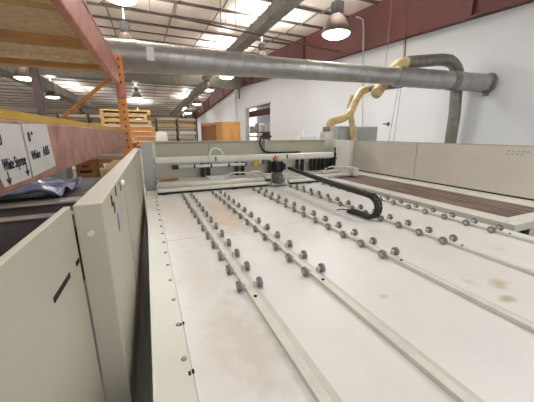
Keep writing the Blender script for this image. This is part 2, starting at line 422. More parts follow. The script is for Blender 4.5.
# ---- slatted side table on the right
st = thing('slatted_side_table', 'white framed side table of long brown slats right of the roller rails', 'slatted table', (3.3, 2.6, 0))
zt = ZB+.035
part('frame', B((2.86, 3.06, 1.2, 4.5, zt-.07, zt), (3.06, 3.98, 1.2, 1.36, zt-.07, zt), (3.06, 3.98, 4.4, 4.5, zt-.07, zt), (3.8, 3.98, 1.36, 4.4, zt-.07, zt-.004)), 'paint_light', st, bevel=.003)
for k in range(9):
    x = 3.07+.081*k
    part('slat', B((x, x+.062, 1.362, 4.398, zt-.03, zt-.006)), 'slat', st)
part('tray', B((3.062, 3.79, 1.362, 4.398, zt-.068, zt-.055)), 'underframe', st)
for (x, y) in ((2.95, 1.5), (3.8, 1.5), (2.95, 4.3), (3.8, 4.3)):
    part('leg', B((x, x+.1, y, y+.1, 0, zt-.07)), 'underframe', st)
part('bolt', T([(2.9, 1.28, zt), (2.9, 1.28, zt+.004)], .008, 10), 'steel', st)
# ---- right fence wall
fw = thing('guard_fence', 'long warm grey sheet-metal fence wall on the right side of the machine', 'fence', (4.22, 2.6, 0))
part('panel', B((4.2, 4.24, .6, 3.295, ZB+.04, CZ-.145)), 'fence', fw, bevel=.003)
part('panel', B((4.2, 4.24, 3.305, 4.98, ZB+.04, CZ-.15)), 'fence', fw, bevel=.003)
part('top_rail', B((4.195, 4.245, .6, 4.98, CZ-.145, CZ-.135)), 'paint_green', fw)
part('ledge', B((3.985, 4.3, .6, 4.58, ZB-.03, ZB+.02)), 'paint_light', fw, bevel=.004)
part('dark_rail', B((4.205, 4.24, .6, 4.98, ZB+.02, ZB+.04)), 'underframe', fw)  # dark strip between the panels and the ledge
for y in (.7, 2.6, 4.7): part('leg', B((4.18, 4.28, y, y+.1, 0, ZB-.03)), 'underframe', fw)
for (ya, yb, za, zb) in [(3.50+.09*k, 3.54+.09*k, -.225, -.195) for k in range(4)]+[(3.58+.1*k, 3.63+.1*k, -.275, -.25) for k in range(2)]:
    part('sticker', B((4.1975, 4.1995, ya, yb, CZ+za, CZ+zb)), 'pale_mark', fw, label='pale square sticker')
for k in range(5): part('printed_mark', B((4.1985, 4.1998, 1.78+.05*k, 1.81+.05*k, CZ-.22, CZ-.2)), 'faint_mark', fw, label='faint worn print')
for k in range(4): part('printed_mark', B((4.1985, 4.1998, 1.84+.05*k, 1.87+.05*k, CZ-.255, CZ-.238)), 'faint_mark', fw, label='faint worn print')

# ---- rear fence, its tube, pistons
rf = thing('rear_fence', 'greenish grey rear fence of the machine spanning between the end posts', 'fence', (1.8, 4.7, 0))
part('panel', B((.09, 1.0, 4.9, 4.94, CZ-.40, CZ-.13), (1.006, 2.1, 4.9, 4.94, CZ-.40, CZ-.13), (2.106, 3.45, 4.9, 4.94, CZ-.40, CZ-.13)), 'paint_green', rf, bevel=.003)
part('top_lip', B((.09, 3.45, 4.86, 4.96, CZ-.13, CZ-.115)), 'paint_green', rf)
part('lower_panel', B((.09, 1.16, 4.72, 4.75, ZB-.02, CZ-.42), (1.17, 2.2, 4.72, 4.75, ZB-.02, CZ-.42), (2.21, 3.42, 4.72, 4.75, ZB-.02, CZ-.42)), 'tube', rf)
part('leg', B((.2, .32, 4.74, 4.9, 0, CZ-.42), (3.0, 3.12, 4.74, 4.9, 0, CZ-.42)), 'underframe', rf)
part('shelf', B((.09, 2.85, 4.2, 4.72, ZB-.06, ZB+.0)), 'paint', rf)
bt = thing('rear_crossbar', 'long pale grey round-edged crossbar in front of the rear fence', 'crossbar', (1.7, 4.5, CZ-.4))
part('bar', B((.085, 3.38, 4.45, 4.56, CZ-.455, CZ-.345)), 'tube', bt, bevel=.03)
part('bracket', B((.3, .36, 4.56, 4.72, CZ-.44, CZ-.38), (3.1, 3.16, 4.56, 4.72, CZ-.44, CZ-.38)), 'paint', bt)
part('clip', B((1.01, 1.03, 4.442, 4.449, CZ-.43, CZ-.36), (2.32, 2.34, 4.442, 4.449, CZ-.43, CZ-.36)), 'black', bt)
ac = thing('air_cylinder_line', 'thin pale pneumatic cylinder line with black joints below the rear crossbar', 'pneumatic cylinder', (1, 4.5, CZ-.5))
part('cylinder', T([(.42, 4.5, CZ-.505), (1.55, 4.5, CZ-.505)], .026, 12), 'pale_mark', ac, smooth=True)
for x in (.42, .68, .95, 1.25, 1.55): part('joint', T([(x-.012, 4.5, CZ-.505), (x+.012, 4.5, CZ-.505)], .034, 12), 'black', ac)
part('end_cap', T([(.34, 4.5, CZ-.505), (.405, 4.5, CZ-.505)], .034, 12), 'black', ac)
part('valve', lathe([(.01, -.04), (.05, -.04), (.055, 0), (.05, .04), (.01, .04)], (1.72, 4.47, CZ-.50), 14), 'yellow', ac, label='yellow valve')
part('regulator', B((1.86, 1.95, 4.45, 4.52, CZ-.51, CZ-.45)), 'sheet_grey', ac, bevel=.01, label='grey regulator')
part('mount', B((.7, .74, 4.53, 4.72, CZ-.53, CZ-.49), (1.4, 1.44, 4.53, 4.72, CZ-.53, CZ-.49)), 'paint', ac)
# black clamp pads: pairs and a run of six
cl = []
for (x0, yt) in ((202.3, 0), (208.4, 0), (236.8, 0), (242.8, 0), (269.5, 0), (297, 0), (302, 0), (310.5, 1), (314.6, 1), (318.7, 1), (322.6, 1), (326.6, 1), (330.4, 1)):
    p = at(x0, 170, Y=4.6); cl.append(p.x)
posn = ['first from the left', 'second from the left, close beside the first', 'third from the left, under the yellow valve', 'fourth from the left, just right of the yellow valve',
 'fifth, behind the motor', 'left one of the pair right of the motor', 'right one of the pair right of the motor', 'leftmost of the run of six by the right post', 'second of the run of six', 'third of the run of six',
 'fourth of the run of six', 'fifth of the run of six', 'last of the run of six, next to the right post']
c0 = None
for i, x in enumerate(cl):
    if c0 is None:
        c0 = thing('clamp_block', '', 'clamp')
        obj('pad', B((-.027, .027, -.03, .03, 0, .225)), 'black', c0, bevel=.006)
        obj('stem', T([(0, .0, .226), (0, 0, .24)], .01, 8), 'steel', c0)
        obj('backplate', B((-.028, .028, .031, .12, .02, .12)), 'paint', c0)
        o = c0
    else: o = copy_tree(c0)
    o.location = (x, 4.6, CZ-.70)
    tag(o, 'black clamp block, ' + posn[i], 'clamp', 'black clamp blocks along the rear fence')
# ledge that the clamps stand on
cr = obj('clamp_ledge', B((.1, 3.4, 4.28, 4.715, CZ-.76, CZ-.702)), 'paint_light', bevel=.004)
tag(cr, 'pale metal ledge that carries the row of black clamp blocks', 'ledge')
cw = obj('wooden_offcut', B((.12, .40, 4.36, 4.46, CZ-.701, CZ-.675)), 'cardboard')
tag(cw, 'brown wooden offcut lying at the left end of the rear ledge', 'offcut')
cw = obj('white_offcut', B((.85, 1.2, 4.3, 4.5, CZ-.701, CZ-.67)), 'pale_mark')
tag(cw, 'white strip lying on the rear ledge in front of the first clamp pair', 'offcut')
# right corner posts
rp = thing('corner_post', 'tall cream corner column where the rear fence meets the right fence wall', 'post', (3.75, 4.8, 0))
part('column', B((3.5, 3.66, 4.6, 4.76, 0, CZ-.11), (3.67, 4.19, 4.85, 4.9, 0, CZ-.13)), 'paint_light', rp, bevel=.004)
part('cover', B((3.662, 3.9, 4.62, 4.845, 0, CZ-.125)), 'fence', rp, bevel=.003)
bm = T([(3.44, 4.52, CZ-.62), (3.44, 4.52, CZ-.36)], .026, 12)
part('damper', bm, 'black', rp); part('damper_arm', B((3.43, 3.5, 4.51, 4.62, CZ-.5, CZ-.46)), 'steel', rp)
part('damper_rod', T([(3.44, 4.52, CZ-.36), (3.44, 4.52, CZ-.26)], [.01, .02], 8), 'black', rp)
dp = thing('dust_port', 'rectangular cream extraction port standing behind the rear fence below the amber hose', 'duct', (3.55, 5.1, 0))
part('box', B((3.52, 3.72, 5.0, 5.2, 0, CZ+.05)), 'paint_light', dp, bevel=.004)
part('collar', lathe([(.075, 0), (.08, .01), (.08, .09), (.07, .1)], (3.62, 5.1, CZ+.05), 20), 'galv_pipe', dp)

# ---- moving crossbeam of the saw, in front of the clamps
xb = thing('crossbeam', 'long white lower crossbeam lying across the far ends of the roller rails', 'crossbeam', (1.8, 4.0, ZB+.07))
part('lower_bar', B((.08, 1.68, 3.84, 3.91, ZB+.034, ZB+.078), (2.06, 2.84, 3.84, 3.91, ZB+.034, ZB+.078)), 'tube', xb, bevel=.012)
part('upper_tube', T([(.08, 4.0, ZB+.088), (1.68, 4.0, ZB+.088)], .046, 16), 'tube', xb, smooth=True)
part('upper_tube', T([(2.06, 4.0, ZB+.078), (3.5, 4.0, ZB+.078)], .036, 16), 'tube', xb, smooth=True)
part('web', B((.08, 2.84, 3.911, 4.0, ZB+.02, ZB+.046)), 'paint', xb)
for x in (.02, 1.0, 2.3): part('foot', B((x+.1, x+.18, 3.845, 3.859, ZB+.001, ZB+.033)), 'underframe', xb)
part('end_bracket', B((3.42, 3.52, 3.9, 4.2, ZB+.06, ZB+.2), (3.2, 3.42, 4.03, 4.06, ZB+.12, ZB+.14)), 'paint_light', xb, bevel=.004)
part('gap_shade', B((.08, 1.68, 3.86, 3.90, ZB+.006, ZB+.033), (2.06, 2.84, 3.86, 3.90, ZB+.006, ZB+.033)), 'underframe', xb)  # recessed dark strip standing in for the shadow gap under the beam
# motor
mo = thing('drive_motor', 'black electric motor with orange plug standing on grey gearbox at the crossbeam', 'motor', (1.86, 3.9, ZB))
bm = lathe([(.03, 0), (.085, 0), (.09, .02), (.09, .15), (.08, .17), (.03, .175)], (1.87, 3.9, CZ-.58), 20)
for k in range(12):
    a = 2*math.pi*k/12
    abox(bm, .088, .1, -.006, .006, CZ-.57, CZ-.43, Matrix.Translation((1.87, 3.9, 0)) @ Matrix.Rotation(a, 4, 'Z'))
part('motor_body', bm, 'motor', mo)
part('terminal_box', B((1.94, 1.99, 3.83, 3.93, CZ-.55, CZ-.45)), 'motor', mo, bevel=.006)
pl = part('plug', B((1.80, 1.87, 3.87, 3.93, CZ-.405, CZ-.35)), 'orange_plug', mo, bevel=.008, label='orange plug')
part('plug_tip', T([(1.835, 3.9, CZ-.35), (1.835, 3.9, CZ-.325)], .014, 10), 'orange_plug', pl)
bm = B((1.80, 1.94, 3.83, 3.97, CZ-.76, CZ-.62)); tube(bm, [(1.87, 3.9, CZ-.64), (1.87, 3.9, CZ-.582)], [.07, .085], 16)
tube(bm, [(1.87, 3.76, CZ-.70), (1.87, 3.84, CZ-.70)], .055, 16)
part('gearbox', bm, 'gear', mo, bevel=.006)
part('base_plate', B((1.72, 2.02, 3.78, 3.925, ZB+.027, ZB+.039)), 'paint', mo)
part('fitting', T([(1.75, 3.85, ZB+.04), (1.75, 3.85, ZB+.12)], .015, 8), 'steel', mo)
part('fitting', T([(2.0, 3.85, ZB+.04), (2.0, 3.85, ZB+.20)], .018, 8), 'pale_mark', mo)
# cable chain
CX = 1.9
def chain_pts():
    pts = [(1.99, 3.72, CZ-.505), (1.96, 3.3, CZ-.525), (1.92, 2.56, CZ-.55), (1.9, 2.2, CZ-.556)]
    cy, cz, r = 1.93, CZ-.668, .104
    for k in range(0, 9):
        a = math.pi/2 + math.pi*k/8
        pts.append((CX, cy+r*math.cos(a)*1.15, cz+r*math.sin(a)))
    pts += [(CX-.01, 2.05, CZ-.772), (CX-.03, 2.2, CZ-.774)]
    return smooth_path(pts, 5)
cp = chain_pts()
L = [0]
for a, b in zip(cp, cp[1:]): L.append(L[-1]+(b-a).length)
def along(s):
    s = max(0, min(L[-1]-1e-6, s))
    for i in range(len(L)-1):
        if L[i+1] > s: t = (s-L[i])/(L[i+1]-L[i]); return cp[i].lerp(cp[i+1], t), (cp[i+1]-cp[i]).normalized()
    return cp[-1], (cp[-1]-cp[-2]).normalized()
ch = thing('cable_chain', 'black segmented energy chain curling from the motor down onto the table', 'cable chain', (1.93, 2.6, ZB))
n = 0; s = .02
link0 = None
while s < L[-1]-.02:
    p, t = along(s)
    side = Vector((1, 0, 0)); side = (side - t*side.dot(t)).normalized(); up = t.cross(side)
    mt = Matrix((( side.x, t.x, up.x, p.x), (side.y, t.y, up.y, p.y), (side.z, t.z, up.z, p.z), (0, 0, 0, 1)))
    mt = Matrix.Translation(-ch.location) @ mt
    if link0 is None:
        link0 = obj('link', B((-.032, -.026, -.021, .021, -.02, .02), (.026, .032, -.021, .021, -.02, .02), (-.026, .026, -.008, .008, .014, .019), (-.026, .026, -.008, .008, -.019, -.014)), 'chain', ch, bevel=.003)
        o = link0
    else: o = link0.copy(); COL.objects.link(o); o.parent = ch
    o.matrix_basis = mt
    s += .0405; n += 1
part('hose', T(smooth_path([p for p in cp[::3]], 2), .011, 8), 'black', ch)
part('hose', T([p+Vector((.015, 0, 0)) for p in cp], .006, 8), 'steel', ch, label='grey hose')
part('tail_cable', T(smooth_path([(CX-.03, 2.17, CZ-.774), (CX-.045, 2.24, CZ-.776), (CX-.07, 2.27, CZ-.785), (CX-.10, 2.28, CZ-.79)], 5), .006, 8), 'black', ch)
# hoses and pipes at the rear
def hose(name, pts, r, m, label, cat, n=6):
    o = obj(name, T(smooth_path(pts, n), r, 10), m, smooth=True); return tag(o, label, cat)
a1 = [at(x, y, Y=4.44) for (x, y) in ((209.5, 159), (210, 152), (214, 148.5), (220, 150), (224, 155))]
hose('air_hose', a1, .014, 'pale_mark', 'white air hose looping up from the left part of the rear crossbar', 'hose')
a2 = [at(x, y, Y=4.8) for (x, y) in ((271, 137), (266, 134), (261.5, 137), (260, 143), (262, 149), (267, 152), (276, 152.6), (300, 152))]
hose('black_hose', a2, .018, 'black', 'black corrugated hose arching over a short post behind the crossbar', 'hose')
p0 = at(266, 139, Y=4.84)
o = obj('hose_post', B((p0.x-.03, p0.x+.03, 4.82, 4.855, CZ-.42, p0.z)), 'box_grey', bevel=.004); tag(o, 'short grey post carrying the black arched hose', 'post')
for i, (pts, l) in enumerate([
    (((206, 176), (212, 181), (218, 183)), 'thin white hose bending over the left part of the crossbeam'),
    (((222, 182), (230, 174), (244, 172.5), (256, 176)), 'white hose loop on top of the crossbeam left of the motor'),
    (((246, 175), (254, 171.5), (262, 173), (267, 178)), 'white hose curve close beside the motor'),
    (((290, 178), (298, 174), (306, 176), (312, 179)), 'white hose curve right of the motor'),
    (((325, 169), (333, 166.5), (345, 168), (352, 170.5)), 'cream hose bundle in the right rear corner')]):
    hose('white_hose', [at(x, y, Y=4.24) for (x, y) in pts], .012, 'tube', l, 'hose', 5)
cbs = thing('cylinder_bracket', 'small cream toggle bracket at the right end of the rear ledge', 'bracket', (3.1, 4.25, ZB))
part('plate', B((2.95, 3.3, 4.2, 4.27, ZB+.09, ZB+.15)), 'paint_light', cbs, bevel=.01)
part('pin', T([(3.05, 4.19, ZB+.15), (3.05, 4.19, ZB+.2)], .012, 8), 'hole', cbs)
wb = thing('dispenser_bottle', 'white bottle on a white tray behind the middle of the rear fence', 'bottle', (2.95, 5.3, CZ-.09))
q = at(304, 136, Y=5.3)
wb.location = (q.x, 5.3, q.z)
part('bottle', lathe([(.04, 0), (.042, .01), (.042, .08), (.02, .11), (.018, .15), (.01, .155)], tuple(wb.location), 16), 'white_plastic', wb, smooth=True)
sd = obj('white_cabinet', B((q.x-.16, q.x+.26, 5.2, 5.4, 0, q.z)), 'white_plastic', bevel=.01); tag(sd, 'white flat-topped cabinet just showing above the rear fence under the bottle', 'cabinet')
sb = thing('control_cabinet', 'grey control cabinet standing behind the right corner of the machine', 'cabinet', (5.1, 5.9, 0))
part('body', B((4.6, 5.92, 5.95, 6.45, 0, CZ+.195)), 'box_grey', sb, bevel=.006)
part('door', B((4.65, 5.24, 5.935, 5.949, .1, CZ+.15), (5.26, 5.87, 5.935, 5.949, .1, CZ+.15)), 'box_grey', sb)

# ================================================================ DUCTS
def dirpts(p, q, n): return [p.lerp(q, k/n) for k in range(n+1)]
S1 = at(489, 83.5, X=XW); A0 = at(100, 54.5, Y=6.1); DD = (S1-A0).normalized()
S0 = A0 + DD*((-4.0-A0.x)/DD.x)
def on_duct(x): return A0 + DD*((x-A0.x)/DD.x)
XS = 5.35                                     # where the duct steps up in size
rd = thing('round_duct', 'big galvanised round spiral duct crossing the hall and ending at the white wall', 'duct', tuple(on_duct(2.7)))
def duct_r(x):
    if x > XS: return .205
    if x > 2.6: return .196 - .030*(x-2.6)/(XS-2.6)
    return .268 - .072*min(1, max(0, x/2.4))
bm = bmesh.new(); pts = []; rad = []
tot = (S1-S0).length; nseg = 44
for k in range(nseg+1):
    p = S0.lerp(S1, k/nseg)
    for (d, r) in ((-.008, 0), (-.002, 0), (.0, .005), (.008, .005), (.010, 0), (.016, 0)):
        if 0 < k < nseg: pts.append(p + DD*d); rad.append(duct_r(p.x) + r)
pts = [S0]+pts+[S1]; rad = [.268]+rad+[.205]
tube(bm, pts, rad, 36)
part('spiral_tube', bm, 'galv', rd, smooth=True)
for xx in (XS, 6.75, .5, 3.2):
    p = on_duct(xx); w_ = .09 if xx > 5 else .05; q_ = duct_r(xx+.1)+.004
    part('coupling', T([p-DD*w_, p-DD*(w_-.005), p+DD*(w_-.005), p+DD*w_], [q_-.002, q_+.004, q_+.004, q_-.002], 36), 'galv_pipe' if xx > 6 else 'galv', rd, smooth=False)
part('wall_flange', T([S1-DD*.06, S1-DD*.02], [.215, .235], 32), 'galv_pipe', rd)
part('flange_tab', B((XW-.12, XW-.02, S1.y-.05, S1.y+.03, S1.z-.29, S1.z-.22)), 'galv_pipe', rd)
q = on_duct(.22); q.y -= .205; q.z -= .0
part('sticker', B((q.x-.06, q.x+.06, q.y-.075, q.y-.07, q.z-.1, q.z+.12)), 'pale_mark', rd, label='white paper sticker')
for xx in (-1.5, 1.6, 5.0):
    p = on_duct(xx)
    part('hanger', T([p+Vector((0, 0, duct_r(xx))), Vector((p.x, p.y, roof(p.y)-.02))], .006, 6), 'steel', rd)
# rectangular trunk ducts
def rect_duct(name, a, b, w, h, m, label, hang=()):
    a = Vector(a); b = Vector(b); d = (b-a).normalized(); sde = d.cross(Vector((0, 0, 1))).normalized(); o0 = a.lerp(b, .5)
    root = thing(name, label, 'duct', tuple(o0)); bm = bmesh.new()
    def ring(p, ww, hh): return [p+sde*sx*ww/2+Vector((0, 0, sz*hh/2)) for (sx, sz) in ((-1, -1), (1, -1), (1, 1), (-1, 1))]
    r0 = ring(a, w, h); r1 = ring(b, w, h); hexa(bm, r0+r1); part('duct_body', bm, m, root)
    Ln = (b-a).length; n = int(Ln/1.5)
    for k in range(1, n):
        p = a+d*(Ln*k/n); bm = bmesh.new(); hexa(bm, ring(p-d*.02, w+.05, h+.05)+ring(p+d*.02, w+.05, h+.05)); part('flange', bm, m, root)
    for t in hang:
        p = a.lerp(b, t)
        for sgn in (-1, 1):
            c = p+sde*sgn*(w/2+.04); part('hanger', T([c+Vector((0, 0, -h/2)), Vector((c.x, c.y, roof(c.y)-.02))], .008, 6), 'steel', root)
    return root
rect_duct('trunk_duct', (4.08, 4.0, CZ+3.66), (4.10, 20.0, CZ+3.70), .42, .32, 'galv_dark', 'rectangular galvanised trunk duct running back below the roof, above the round duct', (.2, .45, .8))
rect_duct('trunk_duct', (4.10, 20.3, CZ+3.26), (3.75, 43, CZ+2.7), .42, .42, 'galv_dark', 'far rectangular trunk duct receding toward the back wall beside the lamp row', (.1, .4, .7))
rect_duct('trunk_duct', (-6.2, 13.0, CZ+3.2), (-5.2, 34, CZ+2.9), .8, .55, 'galv_dark', 'rectangular duct seen under the particle board shelf on the far left', (.1, .5))
rect_duct('cross_duct', (-7, 22.6, CZ+4.1), (7.4, 22.6, CZ+4.1), .9, 1.1, 'galv_dark', 'deep rectangular cross duct in shade behind the big round duct, ending at the maroon rafter', (.3, .7))
# weathered extraction pipe and amber hoses
pp = thing('extraction_pipe', 'weathered grey pipe arching over the round duct and dropping behind it near the wall', 'pipe', (6.9, 5.1, CZ+1.6))
c = [at(*p, Y=4.9) for p in ((408, 63), (412, 62), (430, 60.5), (444, 60), (452.5, 63), (457.3, 73), (456.3, 90), (454.5, 115))]
path = smooth_path(c, 5); last = path[-1]; path.append(Vector((last.x, last.y, 0.02)))
part('pipe', T(path, .135, 20), 'galv_pipe', pp, smooth=True)
for k in (2, 17, 24): part('band', T([path[k], path[k+1]], .141, 20), 'galv_dark', pp)
def flexhose(name, pts, r, label):
    pth = smooth_path(pts, 10); out = []; rr = []
    for i, p in enumerate(pth): out.append(p); rr.append(r*(1.05 if i % 2 else .95))
    o = obj(name, T(out, rr, 18), 'flex', smooth=True); return tag(o, label, 'hose')
flexhose('amber_hose', [at(409, 63, Y=4.9), at(402, 63.5, Y=5.0), at(395, 68, Y=5.2), at(388, 77, Y=5.36), at(381, 87, Y=5.36), at(376, 93.5, Y=5.25)], .125,
         'short fat amber hose passing behind the round duct and ending rounded below it')
g = thing('branch_pipe', 'short grey horizontal pipe under the round duct feeding the amber hose', 'pipe', (5.6, 5.5, CZ+1.1))
part('pipe', T([at(362, 90, Y=5.6), at(372, 88.5, Y=5.6), at(402, 85, Y=5.4)], .07, 18), 'galv_pipe', g, smooth=True)
flexhose('amber_hose', [at(366, 89.5, Y=5.6), at(361, 92, Y=5.55), at(356, 100, Y=5.45), at(350.5, 112, Y=5.35), at(343, 118, Y=5.2), at(334, 120.5, Y=5.12), at(330.3, 124, Y=5.1), at(330, 129.5, Y=5.1)], .085,
         'long amber flexible hose in an S curve down to the rectangular port')
flexhose('amber_hose', [at(353, 96, Y=5.8), at(350.3, 106, Y=5.8), at(351.2, 118, Y=5.8), at(353, 132, Y=5.8), at(355, 160, Y=5.8), Vector((at(355, 160, Y=5.8).x+.02, 5.8, .02))], .075,
         'straight amber hose dropping behind the fence in front of the grey cabinet')

# ropes, conduit, pipe, wall hooks
tag(obj('chain_rope', T([at(405, -20, Y=6.5), at(403, 60, Y=6.5), at(388, 145, Y=6.5)], .006, 6), 'rope'), 'thin dark rope hanging from the roof in front of the white wall, left strand', 'rope', 'ropes by the white wall')
tag(obj('chain_rope', T([at(409, -20, Y=6.9), at(405, 60, Y=6.9), at(393, 145, Y=6.9)], .006, 6), 'rope'), 'thin dark rope hanging from the roof in front of the white wall, right strand', 'rope', 'ropes by the white wall')
tag(obj('steel_rod', T([at(406, 32, Y=6.52), at(404.6, 57, Y=6.52)], .016, 8), 'black'), 'short black rod hanging above the grey pipe at the end of the ropes', 'rod')
cd = smooth_path([at(356, 17, X=XW-.3), at(361, 18.5, X=XW-.3), at(363.5, 25, X=XW-.3), at(363, 60, X=XW-.3), at(362.5, 118, X=XW-.3), at(362.3, 150, X=XW-.3)], 5)
tag(obj('conduit', T(cd, .025, 8), 'conduit', smooth=True), 'thin grey conduit dropping down the white wall from the rafter', 'conduit')
sp = thing('sprinkler_pipe', 'thin brown pipe running across the hall under the purlins above the round duct', 'pipe', (3, 9.8, CZ+3.4))
part('pipe', T([at(100, 2, Y=9.2), at(170, 16, Y=9.45), at(349, 54, Y=10.2)], .03, 8), 'purlin', sp)
for (x, y) in ((221, 26.5), (262, 35.2), (236, 29.7), (150, 12)):
    q = at(x, y, Y=9.75); part('hanger', T([q, Vector((q.x, q.y, roof(q.y)-.02))], .012, 6), 'rope', sp)
for (x0, x1, y) in ((338, 346, 112), (371, 383, 124)):
    q0 = at(x0, y+.3, X=XW-.03); q1 = at(x1, y, X=XW-.25)
    h = thing('wall_hook', 'dark wall hook %s' % ('upper left, beside the amber S-curved hose' if x0 < 350 else 'lower right, between the conduit and the ropes'), 'hook', tuple(q0), 'hooks on the white wall')
    part('arm', T([Vector((XW-.02, q1.y, q1.z)), q1], .02, 8), 'black', h)
    part('plate', B((XW-.015, XW-.002, q1.y-.05, q1.y+.05, q1.z-.06, q1.z+.06)), 'black', h)
q = at(237, 100, X=7.5)
tag(obj('drop_conduit', T([Vector((7.7, q.y, wall_top(q.y)-.05)), Vector((7.7, q.y, q.z+.1))], .07, 8), 'galv_dark'), 'short conduit hanging below the rafter left of the doorway', 'conduit')

# ================================================================ BEYOND THE MACHINE
# big plywood cabinets
wc = thing('plywood_cabinet', 'orange-brown plywood cabinet with smooth front standing left of the doorway', 'cabinet', (3.5, 14.3, 0))
c0_ = at(221.5, 121.3, Y=14); c1_ = at(240.5, 121.8, Y=14)
part('carcass', B((c0_.x, c1_.x, 14, 15.2, 0, c0_.z)), 'crate', wc, bevel=.04)
part('panel_seam', B(((c0_.x+c1_.x)/2-.01, (c0_.x+c1_.x)/2+.01, 13.99, 13.999, .1, c0_.z-.1)), 'crate_dark', wc)
wc2 = thing('slatted_cabinet', 'brown wooden cabinet with dark upright slats left of the smooth plywood one', 'cabinet', (3, 18, 0))
part('carcass', B((c0_.x+.05, c1_.x-.1, 15.25, 20, 0, c0_.z+.02)), 'crate', wc2)
for k in range(9):
    y = 15.5+.5*k; part('slat', B((c0_.x+.02, c0_.x+.049, y, y+.28, .1, c0_.z-.12)), 'crate_dark', wc2)
q = at(203, 124, Y=24)
tag(obj('cardboard_crate', B((q.x-.3, q.x+.7, 22.5, 23.4, 0, q.z+.05)), 'crate'), 'small orange crate at the far left of the plywood cabinets', 'crate')
# things seen through the doorway
q = at(257, 112, X=XW+3.0)
tag(obj('maroon_girder', B((XW+2.0, XW+2.3, 14, 32, CZ+1.65, CZ+2.15), (XW+2.0, XW+2.3, 14, 14.3, 0, CZ+1.65), (XW+2.0, XW+2.3, 31.7, 32, 0, CZ+1.65)), 'maroon'), 'dark red girder seen through the doorway', 'girder')
sh = thing('storage_shelf', 'storage shelf with brown boards seen through the doorway', 'shelf', (XW+3.4, 24, 0))
part('board', B((XW+2.6, XW+3.4, 19, 31, CZ+.12, CZ+.2), (XW+2.6, XW+3.4, 19, 31, CZ-.3, CZ-.2)), 'crate_dark', sh)
for y in (19, 25, 30.9): part('upright', B((XW+2.6, XW+3.4, y, y+.08, 0, CZ+.2)), 'crate_dark', sh)
for k, (y, h) in enumerate(((23.2, .75), (24.6, .6), (26.2, .85), (27.8, .6))):
    tag(obj('storage_box', B((XW+2.7, XW+3.3, y, y+1.1, CZ+.2, CZ+.2+h)), 'board_white', bevel=.03), 'white box on the shelf seen through the doorway, %s' % ['nearest the right jamb', 'second from the right jamb', 'tall one in the middle', 'nearest the left jamb'][k], 'box', 'boxes beyond the doorway')
tag(obj('bright_panel_lamp', B((XW+2.0, XW+3.2, 22, 26, 5.05, 5.15)), 'lens'), 'bright ceiling lamp in the room beyond the doorway', 'lamp')

# ================================================================ LEFT PALLET RACK
def RXo(y): return -.47 + .030*y
rk_y1 = 5.5
def slanted(y0, y1, dx0, dx1, z0, z1):
    bm = bmesh.new()
    hexa(bm, [(RXo(y0)+dx0, y0, z0), (RXo(y0)+dx1, y0, z0), (RXo(y1)+dx1, y1, z0), (RXo(y1)+dx0, y1, z0),
              (RXo(y0)+dx0, y0, z1), (RXo(y0)+dx1, y0, z1), (RXo(y1)+dx1, y1, z1), (RXo(y1)+dx0, y1, z1)])
    return bm
rk = thing('pallet_rack', 'faded red and orange pallet rack on the left beside the machine', 'rack', (-1, 2.5, 0))
part('lower_beam', slanted(-1.0, rk_y1, -.06, 0, CZ-.19, CZ+.05), 'red_edge', rk, bevel=.006, label='weathered pinkish red beam carrying paper notes')
bm = slanted(-1.0, rk_y1, -.07, .0, CZ+.80, CZ+1.10)
part('upper_beam', bm, 'red_beam', rk, bevel=.012, label='faded red upper beam')
part('upper_beam_lip', slanted(-1.0, rk_y1, -.075, .006, CZ+1.101, CZ+1.125), 'red_beam', rk, bevel=.004)
def upright(x, y):
    bm = B((x-.055, x+.09, y-.035, y+.035, 0, 3.03))
    u = part('upright', bm, 'orange', rk, bevel=.006, label='orange upright')
    for k in range(13): part('slot', B((x+.02, x+.04, y-.0365, y-.0345, 1.5+.12*k, 1.54+.12*k)), 'hole', u)
upright(-.325, 5.575); upright(-2.3, 5.575)
def brace(a, b):
    bm = bmesh.new(); tube(bm, [a, b], .028, 4); part('diagonal_brace', bm, 'orange', rk)
brace((-.40, 5.575, CZ+.95), (-2.26, 5.575, CZ-.64))
part('connector', B((-.36, -.25, 5.50, 5.535, CZ+.60, CZ+.80)), 'red_beam', rk)
part('base_plate', B((-.37, -.2, 5.5, 5.65, 0, .012), (-2.4, -2.2, 5.5, 5.65, 0, .012)), 'orange', rk)
part('rear_beam', B((-2.32, -2.26, -1, 5.53, CZ+.82, CZ+.955), (-2.32, -2.26, -1, 5.53, CZ-.8, CZ-.7)), 'red_beam', rk)
part('bottom_beam', slanted(-1, rk_y1, -.14, -.08, CZ-.8, CZ-.7), 'red_beam', rk)
for yy in (-1.05,):
    part('upright', B((-.56, -.475, yy-.035, yy+.035, 0, 3.03), (-2.33, -2.26, yy-.035, yy+.035, 0, 3.03)), 'orange', rk)
# the yellow timber lying on the lower beam
o = obj('timber_strip', slanted(-.9, 5.35, -.07, -.005, CZ+.051, CZ+.083), 'yellow_wood'); tag(o, 'long yellow-ochre timber strip lying on top of the lower rack beam', 'timber')
# shelf boards above: joists and strand board
dk = thing('rack_deck', 'particle board deck on wooden joists in the upper left rack bay', 'shelf deck', (-1, 3.4, CZ+.96))
part('strand_board', B((-2.36, -.55, -.5, 5.45, CZ+1.045, CZ+1.065)), 'osb', dk)
for (y0, y1, m, z0) in ((2.84, 2.98, 'pine', .965), (3.98, 4.12, 'dark_wood', .962), (5.28, 5.40, 'dark_wood', .962), (1.2, 1.34, 'pine', .965), (-.2, -.06, 'pine', .965)):
    part('joist', B((-2.36, RXo(y0)-.072, y0, y1, CZ+z0, CZ+1.044)), m, dk)
part('end_board', B((-2.36, -.4, 5.41, 5.45, CZ+.962, CZ+1.044)), 'pine', dk)
part('fascia', B((-2.3, -.6, 4.9, 4.93, CZ+.97, CZ+1.044)), 'osb', dk)
